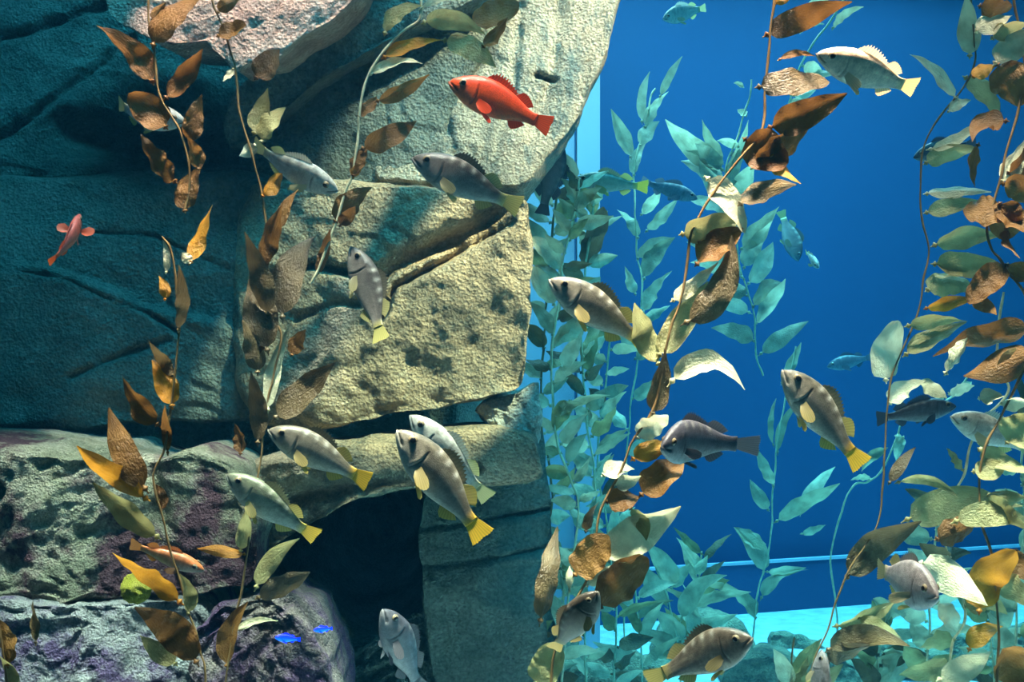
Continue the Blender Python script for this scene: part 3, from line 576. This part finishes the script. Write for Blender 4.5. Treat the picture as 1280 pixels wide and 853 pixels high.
strand('far teal kelp clump with pointed pale blades across the lit step edge', [(812, 690), (830, 740), (845, 800), (850, 860)], 7.7, [((845, 735), (810, 680), 28, 'p'), ((838, 738), (865, 705), 18, 'p'), ((868, 720), (885, 695), 14, 'p'), ((860, 800), (855, 730), 26, 'p'), ((855, 806), (815, 760), 28, 'p'), ((850, 780), (905, 705), 26, 'f'), ((880, 730), (930, 745), 14, 'f'), ((858, 760), (932, 740), 26, 'f'), ((835, 760), (790, 700), 24, 'f'), ((846, 810), (800, 790), 26, 'f'), ((850, 820), (900, 780), 22, 'f')], pale=True, rad=0.006, to_floor=True)
strand('far cyan kelp sprig behind the two fish near the brown blades', [(1212, 470), (1195, 490), (1170, 505), (1130, 520), (1110, 580), (1085, 600), (1062, 610), (1040, 700)], 7.5, [((1180, 500), (1150, 478), 18, 'p'), ((1110, 560), (1075, 588), 14, 'f'), ((1118, 545), (1132, 552), 12, 'p'), ((1090, 600), (1062, 600), 12, 'p'), ((1200, 490), (1215, 478), 14, 'p'), ((1130, 545), (1122, 575), 14, 'p')], pale=True, rad=0.006, to_floor=True)

# ------------------------------------------------------------------ fish
def fish_material(name, bumpy=0.0016, rough=0.34, emit=0.0):
    m, nt, b = newmat(name)
    a = N(nt, 'ShaderNodeAttribute', attribute_name='tint'); tc = N(nt, 'ShaderNodeTexCoord')
    n = N(nt, 'ShaderNodeTexNoise', Scale=70.0, Detail=3.0); v = N(nt, 'ShaderNodeTexVoronoi', Scale=150.0)
    nt.links.new(tc.outputs['Object'], n.inputs['Vector']); nt.links.new(tc.outputs['Object'], v.inputs['Vector'])
    r = ramp(nt, [(0.3, (0.78, 0.78, 0.78)), (0.7, (1.15, 1.15, 1.15))], n.outputs['Fac'])
    mx = N(nt, 'ShaderNodeMix', data_type='RGBA', blend_type='MULTIPLY'); mx.inputs[0].default_value = 0.8
    nt.links.new(a.outputs['Color'], mx.inputs[6]); nt.links.new(r.outputs[0], mx.inputs[7]); nt.links.new(mx.outputs[2], b.inputs['Base Color'])
    b.inputs['Roughness'].default_value = rough; b.inputs['Specular IOR Level'].default_value = 0.5
    bp = N(nt, 'ShaderNodeBump', Strength=0.4, Distance=bumpy); nt.links.new(v.outputs['Distance'], bp.inputs['Height']); nt.links.new(bp.outputs[0], b.inputs['Normal'])
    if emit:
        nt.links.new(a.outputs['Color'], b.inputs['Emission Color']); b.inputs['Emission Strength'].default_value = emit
    return m
M['fish'] = fish_material('fish_skin'); M['reflection_glow'] = fish_material('reflection_skin', emit=4.0)  # second skin glows to imitate blue reflections
def fin_material():
    m, nt, b = newmat('fish_fin'); a = N(nt, 'ShaderNodeAttribute', attribute_name='tint')
    nt.links.new(a.outputs['Color'], b.inputs['Base Color']); b.inputs['Roughness'].default_value = 0.45
    tr = N(nt, 'ShaderNodeBsdfTranslucent'); nt.links.new(a.outputs['Color'], tr.inputs['Color'])
    ms = N(nt, 'ShaderNodeMixShader'); ms.inputs[0].default_value = 0.35
    nt.links.new(b.outputs[0], ms.inputs[1]); nt.links.new(tr.outputs[0], ms.inputs[2]); nt.links.new(ms.outputs[0], nt.nodes['Material Output'].inputs['Surface'])
    return m
M['fin'] = fin_material()
em, ent, eb = newmat('fish_eye'); eb.inputs['Base Color'].default_value = (0.24, 0.18, 0.11, 1); eb.inputs['Roughness'].default_value = 0.15
pm_, pnt, pb = newmat('fish_pupil'); pb.inputs['Base Color'].default_value = (0.008, 0.008, 0.01, 1); pb.inputs['Roughness'].default_value = 0.08

SX = [0, .012, .04, .08, .13, .19, .26, .34, .42, .50, .58, .66, .72, .77, .81, .84]
SU = [.004, .020, .046, .072, .098, .120, .138, .146, .143, .130, .110, .083, .062, .050, .047, .050]
SD = [.004, .026, .048, .070, .092, .112, .128, .134, .130, .118, .098, .074, .056, .047, .045, .048]
SWd = [.003, .020, .036, .050, .062, .072, .079, .079, .074, .065, .053, .039, .028, .020, .014, .008]
#           back                 flank               belly               fins                 tail               blotch
SCH = {
 'grey':  ((.13, .11, .08), (.29, .25, .20), (.50, .46, .38), (.62, .44, .10), (.94, .52, .04), .5),
 'dusk':  ((.09, .075, .065), (.20, .17, .15), (.36, .32, .28), (.42, .36, .14), (.52, .44, .14), .6),
 'green': ((.15, .17, .11), (.32, .34, .26), (.56, .56, .46), (.70, .54, .14), (.92, .58, .07), .4),
 'silver': ((.48, .46, .40), (.62, .60, .54), (.78, .76, .68), (.62, .56, .20), (.60, .55, .25), .3),
 'cream': ((1.0, .74, .50), (1.0, .78, .56), (.90, .72, .56), (.98, .68, .36), (.98, .66, .28), .1),
 'red':   ((.90, .065, .012), (1.0, .11, .02), (.95, .16, .05), (.85, .05, .01), (.95, .075, .012), .0),
 'pinkred': ((.75, .16, .12), (.82, .20, .12), (.85, .3, .2), (1.0, .12, .02), (1.0, .14, .02), .0),
 'dark':  ((.05, .05, .07), (.09, .09, .12), (.15, .15, .18), (.07, .07, .09), (.06, .06, .08), .1),
 'slate': ((.10, .095, .12), (.19, .18, .21), (.34, .32, .34), (.20, .18, .20), (.24, .22, .24), .3),
 'mauve': ((.30, .25, .25), (.42, .36, .36), (.56, .50, .48), (.60, .45, .14), (.5, .4, .2), .2),
 'brown': ((.10, .075, .055), (.20, .155, .12), (.34, .28, .22), (.42, .30, .10), (.45, .33, .10), .3),
 'orange': ((.55, .16, .05), (.28, .18, .14), (.40, .30, .24), (.60, .22, .06), (.60, .25, .08), .2),
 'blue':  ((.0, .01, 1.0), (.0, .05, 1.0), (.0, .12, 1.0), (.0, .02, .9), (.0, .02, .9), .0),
}

def fish(label, H, T, D, scheme='grey', yaw=0.0, roll=12.0, dorsal=(0, 0, 1), bend=0.0, L=None, group=None, deep=1.0, simple=False, spread=1.0, pect=25, mat=None, name='rockfish', psc=1.0):
    """H, T: where the snout and the tail tip are seen; yaw: head turned to the front (deg); roll: back tipped to the front (deg)"""
    a = np.array([H[0]-T[0], 0, -(H[1]-T[1])], float); px = np.linalg.norm(a); a /= px
    y = math.radians(yaw); ax = a*math.cos(y)+np.array([0, -1, 0])*math.sin(y)
    if L is None: L = px/F*D/max(.25, math.cos(y))
    d = np.array(dorsal, float); d -= ax*(d@ax); d /= np.linalg.norm(d)
    lat = np.cross(d, ax)                                   # left of the fish
    rr_ = math.radians(roll); s = 1 if lat[1] > 0 else -1   # tip the back towards the viewer
    d2 = d*math.cos(rr_)+np.cross(ax, d)*math.sin(rr_)*(1 if (np.cross(ax, d)[1] < 0) else -1)
    lat = np.cross(d2, ax)
    ctr = (at(*H, D)+at(*T, D))/2
    root = empty(name, ctr)
    Mx = Matrix((( ax[0], lat[0], d2[0]), (ax[1], lat[1], d2[1]), (ax[2], lat[2], d2[2])))
    root.rotation_euler = Mx.to_euler(); root.scale = (L, L, L)
    tag(root, label, 'fish', group)
    back, flank, belly, finc, tailc, blot = [np.array(c) if not np.isscalar(c) else c for c in SCH[scheme]]
    def warp(V):
        V = np.asarray(V, float).copy(); x = V[:, 0]
        V[:, 1] += bend*np.clip(x-.30, 0, None)**2*1.6
        V[:, 0] = 0.5-x
        return V
    nx, na = (40, 20) if simple else (84, 40)
    xs = np.concatenate([np.linspace(0, .3, nx//2)**1.0, np.linspace(.3, .84, nx-nx//2+1)[1:]])
    u = np.interp(xs, SX, SU)*deep*1.12; dn = np.interp(xs, SX, SD)*deep*1.12; wd = np.interp(xs, SX, SWd)
    k3 = np.array([1, 2, 1])/4.
    for arr in (u, dn, wd):
        for _ in range(2): arr[1:-1] = (arr[:-2]+2*arr[1:-1]+arr[2:])/4
    ph = np.linspace(0, 2*math.pi, na, endpoint=False)
    c, s_ = np.cos(ph), np.sin(ph)
    X = np.repeat(xs[:, None], na, 1); hz = np.where(s_[None] > 0, u[:, None], dn[:, None])
    Y = wd[:, None]*np.sign(c)[None]*np.abs(c)[None]**0.85; Z = hz*np.sign(s_)[None]*np.abs(s_)[None]**0.95
    Z = Z-0.004
    X = X.copy()
    # jutting lower jaw, mouth cleft, gill cover, eye bulge
    low = (Z < -0.008) & (X < 0.10); X = X-np.where(low, 0.016*np.clip(1-X/0.10, 0, 1), 0)
    zm = -0.008-0.42*np.clip(X, 0, .2); mo = np.exp(-((Z-zm)/0.0075)**2)*(X < 0.105)*np.clip((0.105-X)/0.02, 0, 1)
    Y = Y*(1-0.42*mo); 
    xg = 0.262-2.2*(Z+0.01)**2; gl = np.exp(-((X-xg)/0.007)**2)*(Z < 0.085)*(Z > -0.11)
    Y = Y*(1-0.10*gl); Y = Y*(1+0.05*np.exp(-((X-xg+0.022)/0.018)**2)*(np.abs(Z) < 0.1))
    ey = np.exp(-(((X-0.112)/0.034)**2+((Z-0.036)/0.030)**2)); Y = Y*(1+0.14*ey)
    V = np.stack([X, Y, Z], -1).reshape(-1, 3)
    x, z = V[:, 0], V[:, 2]; hh = z/np.where(z > 0, np.interp(x, xs, u), np.interp(x, xs, dn)).clip(.01)
    t1 = np.clip((hh+0.05)/0.75, 0, 1)[:, None]; t2 = np.clip((-hh-0.1)/0.7, 0, 1)[:, None]
    col = flank[None]*(1-t1)*(1-t2)+back[None]*t1+belly[None]*t2
    # pale saddles, lateral line, mouth and gill creases shaded in the colour
    sd = sum(np.exp(-((x-cx)/0.020)**2) for cx in (.30, .40, .50, .60))*np.exp(-((hh-0.82)/0.16)**2)*blot
    col = col*(1-sd[:, None])+np.array([.70, .66, .58])[None]*sd[:, None]*1.0
    ll = np.exp(-((hh-0.30-0.25*np.exp(-((x-.3)/.15)**2))/0.045)**2)*((x > .27) & (x < .82))*0.35*(blot > 0)
    col = col*(1+ll[:, None])
    mt_ = fbm(V*np.array([16, 20, 22])+(sum(map(ord, label)) % 97), 4); mt2 = fbm(V*np.array([60, 60, 60])+5, 2)
    col = col*(0.80+(0.75*mt_*(0.35+0.65*t1[:, 0])+0.22*mt2)*(0.35 if blot == 0 else 1.0))[:, None].clip(.25, 1.6)
    col = col*(1-0.85*mo.reshape(-1)[:, None])*(1-0.45*gl.reshape(-1)[:, None])
    lip = np.exp(-((z-zm.reshape(-1)+0.012)/0.008)**2)*(x < 0.08); col = col*(1+0.15*lip[:, None])
    if tailc[0] > tailc[2]*2:
        tb = np.clip((x-.76)/.08, 0, 1)[:, None]; col = col*(1-tb)+tailc[None]*0.8*tb
    Fc = grid_faces(len(xs), na, True)
    Fc += [tuple(range(na))[::-1], tuple(range((len(xs)-1)*na, len(xs)*na))]
    build('body', warp(V), Fc, mat or M['fish'], root, col=col)
    def fin(nm, base0, base1, edge, out_dir, colr, nr=12, nv=5, spiny=0.0, tip_col=None, curve=0.0, lab=None):
        """a rayed fin from a base line to an edge line; out_dir lifts it sideways"""
        b0 = np.array(base0, float); edge = np.asarray(edge, float); n = nr*2+1
        tt = np.linspace(0, 1, n); E = np.stack([np.interp(tt, np.linspace(0, 1, len(edge)), edge[:, k]) for k in range(3)], 1)
        Bs = np.asarray(base1, float); Bp = b0[None]*(1-tt[:, None])+Bs[None]*tt[:, None] if Bs.ndim == 1 else np.stack([np.interp(tt, np.linspace(0, 1, len(Bs)), Bs[:, k]) for k in range(3)], 1)
        rows = []; cs = []
        od = np.array(out_dir, float)
        for i in range(nv+1):
            f = i/nv; R = Bp*(1-f)+E*f
            if i == nv and spiny: R = R-(E-Bp)*spiny*(np.arange(n) % 2)[:, None]
            if i == nv and not spiny: R = R-(E-Bp)*0.05*(np.arange(n) % 2)[:, None]
            R = R+od[None]*(0.004*((np.arange(n) % 2)-.5)[:, None]*f + curve*f*(1-f))
            rows.append(R); cc = (np.array(tip_col) if tip_col is not None else colr)*f+colr*(1-f)
            cs.append(np.repeat(cc[None], n, 0)*(1-0.28*(np.arange(n) % 2)[:, None]))
        Vf = np.array(rows).reshape(-1, 3); cf = np.array(cs).reshape(-1, 3)
        o = build(nm, warp(Vf), grid_faces(nv+1, n), M['fin'] if not mat else mat, root, col=cf)
        if lab: o['label'] = lab
        return o
    q = spread
    up = lambda xx: float(np.interp(xx, xs, u))-.006
    dw = lambda xx: -float(np.interp(xx, xs, dn))+.006
    # tail
    fin('tail_fin', (.82, 0, .044), (.82, 0, -.044), [(.975, 0, .098*q), (.985, 0, .052*q), (.978, 0, 0), (.985, 0, -.052*q), (.98, 0, -.098*q)], (0, 1, 0), tailc*.85, nr=9, tip_col=tailc)
    # dorsal: spiny front and soft rear
    xb = np.linspace(.29, .585, 9); e = [(xx+.02, 0, up(xx)+hh_) for xx, hh_ in zip(xb, (.030, .062, .078, .080, .076, .068, .058, .046, .030))]
    fin('dorsal_fin', (0, 0, 0), [(xx, 0, up(xx)-.004) for xx in xb], e, (0, 1, 0), back*.9+.1*finc, nr=11, nv=3, spiny=.35)
    xb = np.linspace(.585, .725, 6); e = [(xx+.03+.02*i/5, 0, up(xx)+hh_) for i, (xx, hh_) in enumerate(zip(xb, (.030, .066, .074, .068, .054, .028)))]
    fin('soft_dorsal_fin', (0, 0, 0), [(xx, 0, up(xx)-.004) for xx in xb], e, (0, 1, 0), back*.4+.6*finc, nr=8, nv=4, tip_col=finc)
    xb = np.linspace(.60, .71, 5); e = [(xx+.035+.02*i/4, 0, dw(xx)-hh_) for i, (xx, hh_) in enumerate(zip(xb, (.050, .078, .070, .050, .022)))]
    fin('anal_fin', (0, 0, 0), [(xx, 0, dw(xx)+.004) for xx in xb], e, (0, 1, 0), finc*.8, nr=7, nv=4, tip_col=finc)
    for sgn in (1, -1):
        oy = math.radians(pect); ca, sa = math.cos(oy), math.sin(oy)
        W = .074*sgn
        pe = [(.285+psc*l*ca*math.cos(an), W+sgn*(psc*l*sa+.004), -.055+psc*l*math.sin(an)) for l, an in ((.12, .10), (.165, -.08), (.175, -.26), (.16, -.48), (.12, -.75), (.07, -1.1))]
        if pect > 70: pe = [(.26+psc*l*math.sin(an), W+sgn*psc*l*math.cos(an), -.03) for l, an in ((.10, -.5), (.15, -.2), (.16, .1), (.15, .4), (.11, .75), (.07, 1.1))]
        fin('pectoral_fin', (.278, W*.96, -.03), (.285, W*.94, -.082), pe, (0, sgn, .2), finc*.35+flank*.5, nr=8, nv=4, tip_col=finc*.6+flank*.3, curve=.02)
        pv = [(.36+l*math.cos(an), .030*sgn+sgn*l*.42, dw(.36)+.012-l*math.sin(an)) for l, an in ((.115, .55), (.13, .42), (.115, .25), (.08, .1))]
        fin('pelvic_fin', (.335, .028*sgn, dw(.335)+.012), (.375, .018*sgn, dw(.375)+.010), pv, (0, sgn, 0), finc*.75+belly*.15, nr=5, nv=4, tip_col=finc)
        # eye with pupil
        yw = float(np.interp(.112, xs, wd))*.93
        for nm, rad, off, mt in (('eye', .036, 0.0, em), ('pupil', .0235, .0165, pm_)):
            na_, nb_ = 14, 8
            th = np.linspace(0, math.pi, nb_); p2 = np.linspace(0, 2*math.pi, na_, endpoint=False)
            S = np.stack([np.outer(np.sin(th), np.cos(p2)), np.outer(np.cos(th), np.ones(na_))*sgn, np.outer(np.sin(th), np.sin(p2))], -1).reshape(-1, 3)
            Ve = S*np.array([rad, rad*.62 if nm == 'eye' else rad*.30, rad])+np.array([.112, (yw-.006+off*.85)*sgn if nm == 'eye' else (yw-.006+.0185)*sgn, .036])
            oe = build(nm, warp(Ve), grid_faces(nb_, na_, True), mt, root if nm == 'eye' else last_eye)
            last_eye = oe
    return root

fish('bright red rockfish swimming in front of the sunlit cliff column', (563, 103), (690, 157), 4.5, 'red', yaw=8, roll=14, deep=1.05, bend=.15)
fish('grey brown rockfish with pale saddle spots under the bright red fish', (517, 197), (653, 262), 4.6, 'dusk', yaw=4, roll=12, bend=-.2)
fish('silvery rockfish heading down with yellow fins above the slab top', (423, 238), (305, 186), 4.6, 'silver', yaw=6, roll=38, bend=.2)
fish('pale silver rockfish half hidden by brown blades at the dark cliff', (234, 153), (124, 136), 4.6, 'silver', yaw=10, roll=22, bend=.5)
fish('small pinkish red fish with spread fins before the dark rock face', (94, 266), (84, 334), 4.7, 'pinkred', yaw=-30, roll=0, dorsal=(0, -1, 0), bend=.3, pect=78, psc=1.5)
fish('dusky rockfish rising steeply over the slab with a yellow tail', (440, 308), (487, 428), 4.6, 'dusk', yaw=-5, roll=18, dorsal=(1, 0, .2), bend=.25)
fish('grey rockfish with yellow edged tail beside the wrinkled kelp blades', (688, 349), (815, 436), 4.3, 'grey', yaw=6, roll=12, bend=-.1)
fish('dark slate rockfish turned to the front above a golden blade', (816, 554), (912, 548), 4.0, 'slate', yaw=52, roll=10, bend=.6, deep=1.3, L=.31)
fish('grey rockfish with amber fins climbing in the open blue water', (978, 462), (1078, 582), 4.35, 'grey', yaw=8, roll=6, dorsal=(.5, 0, 1), bend=.15)
fish('cream coloured rockfish nosing at a thin brown blade', (1020, 68), (1156, 118), 4.12, 'cream', yaw=8, roll=32, bend=-.25)
fish('blackish fish with forked tail meeting the pale rockfish', (1196, 507), (1092, 524), 5.0, 'dark', yaw=-6, roll=10, deep=.85)
fish('pale grey rockfish partly behind a tan kelp blade', (1187, 519), (1298, 566), 4.75, 'silver', yaw=8, roll=18, deep=1.0)
fish('large brown rockfish with yellow tail climbing before the arch', (500, 537), (606, 674), 4.2, 'grey', yaw=8, roll=4, dorsal=(.6, 0, 1), bend=.1)
fish('silver fish hidden behind the large brown rockfish', (515, 519), (610, 630), 4.55, 'silver', yaw=0, roll=25, dorsal=(.6, 0, 1), bend=-.1)
fish('grey rockfish with bright yellow tail over the rock arch', (338, 536), (464, 602), 4.4, 'grey', yaw=6, roll=12, bend=.12)
fish('greenish grey rockfish with yellow tail below the arch rock', (286, 592), (394, 680), 4.35, 'green', yaw=4, roll=20, bend=-.15)
fish('bluish grey fish rising out of the dark cave', (484, 758), (524, 872), 4.5, 'slate', yaw=28, roll=-15, dorsal=(1, .5, 0), L=.36)
fish('brown rockfish with amber fins turning over the sand boulders', (932, 788), (826, 852), 4.15, 'brown', yaw=34, roll=8, bend=-.3, deep=1.15)
fish('round headed mauve rockfish peering out of the kelp', (1150, 732), (1114, 722), 3.95, 'mauve', yaw=76, roll=0, L=.34, pect=62, deep=1.25)
fish('brown rockfish rising steeply through the kelp curtain', (744, 736), (692, 828), 4.0, 'brown', yaw=20, roll=8, dorsal=(-1, 0, .3), bend=.2, deep=1.25)
fish('purplish rockfish rising head first from the low dark kelp', (1030, 815), (1018, 905), 4.5, 'mauve', yaw=-10, roll=0, dorsal=(.6, -1, 0))
fish('pale fish swimming along the top of the blue back wall', (828, 24), (884, 8), 7.6, 'silver', yaw=10, roll=25, deep=1.25, simple=True)
fish('small white fish facing out of the open blue water', (1018, 332), (1012, 316), 7.6, 'silver', yaw=60, roll=0, L=.20, simple=True, dorsal=(-.3, 0, 1))
fish('faint fish hanging head down in the open blue water', (998, 326), (976, 262), 9.6, 'dusk', yaw=5, roll=10, dorsal=(1, 0, 0), simple=True, deep=1.1)
fish('slim teal fish passing in front of the pale post', (718, 224), (812, 234), 6.4, 'green', yaw=0, roll=15, deep=.85, simple=True)
fish('dim blue fish following the slim teal fish', (872, 248), (800, 226), 7.8, 'slate', yaw=0, roll=15, deep=.85, simple=True)
fish('dark blue fish behind the pale ladder of kelp blades', (1142, 196), (1222, 178), 5.6, 'dark', yaw=0, roll=15, simple=True)
fish('faint blue fish far off beside the back wall', (1034, 458), (1092, 446), 9.6, 'slate', yaw=0, roll=10, simple=True)
fish('dark fish hiding in the shade beside the pale post', (696, 186), (680, 258), 5.9, 'dark', yaw=20, roll=10, dorsal=(1, 0, .3), L=.34, simple=True)
fish('small reddish brown fish resting on the mottled boulder', (256, 712), (160, 680), 4.45, 'orange', yaw=4, roll=25, deep=.8, simple=True)
fish('small glowing blue fish low on the mauve boulder', (344, 797), (376, 800), 4.3, 'blue', yaw=0, roll=10, simple=True, mat=M['reflection_glow'], name='blue_reflection')  # blue reflections given glowing fish bodies, here and next
fish('tiny glowing blue fish at the rim of the mauve boulder', (392, 788), (416, 786), 4.35, 'blue', yaw=0, roll=10, simple=True, mat=M['reflection_glow'], name='blue_reflection')

# ------------------------------------------------------------------ sponge
def sponge(label, x, y, D, rpx):
    c = at(x, y, D); r = rpx/F*D; nu, nv = 60, 28
    th = np.linspace(0.001, math.pi-.001, nv); p2 = np.linspace(0, 2*math.pi, nu, endpoint=False)
    S = np.stack([np.outer(np.sin(th), np.cos(p2)), np.outer(np.sin(th), np.sin(p2)), np.outer(np.cos(th), np.ones(nu))], -1).reshape(-1, 3)
    k = 1+.16*fbm(S*3.0+4, 4)+.13*fbm(S*7, 2, True)
    m = rock_material('yellow_green_sponge', [(0.3, (0.20, 0.22, 0.02)), (0.5, (0.50, 0.52, 0.06)), (0.7, (0.62, 0.60, 0.14))], scale=4.0)
    o = build('sponge', S*k[:, None]*r, grid_faces(nv, nu, True), m); o.location = c
    tag(o, label, 'sponge')
sponge('knobbly yellow green sponge ball on the rock joint', 170, 736, 4.42, 18)
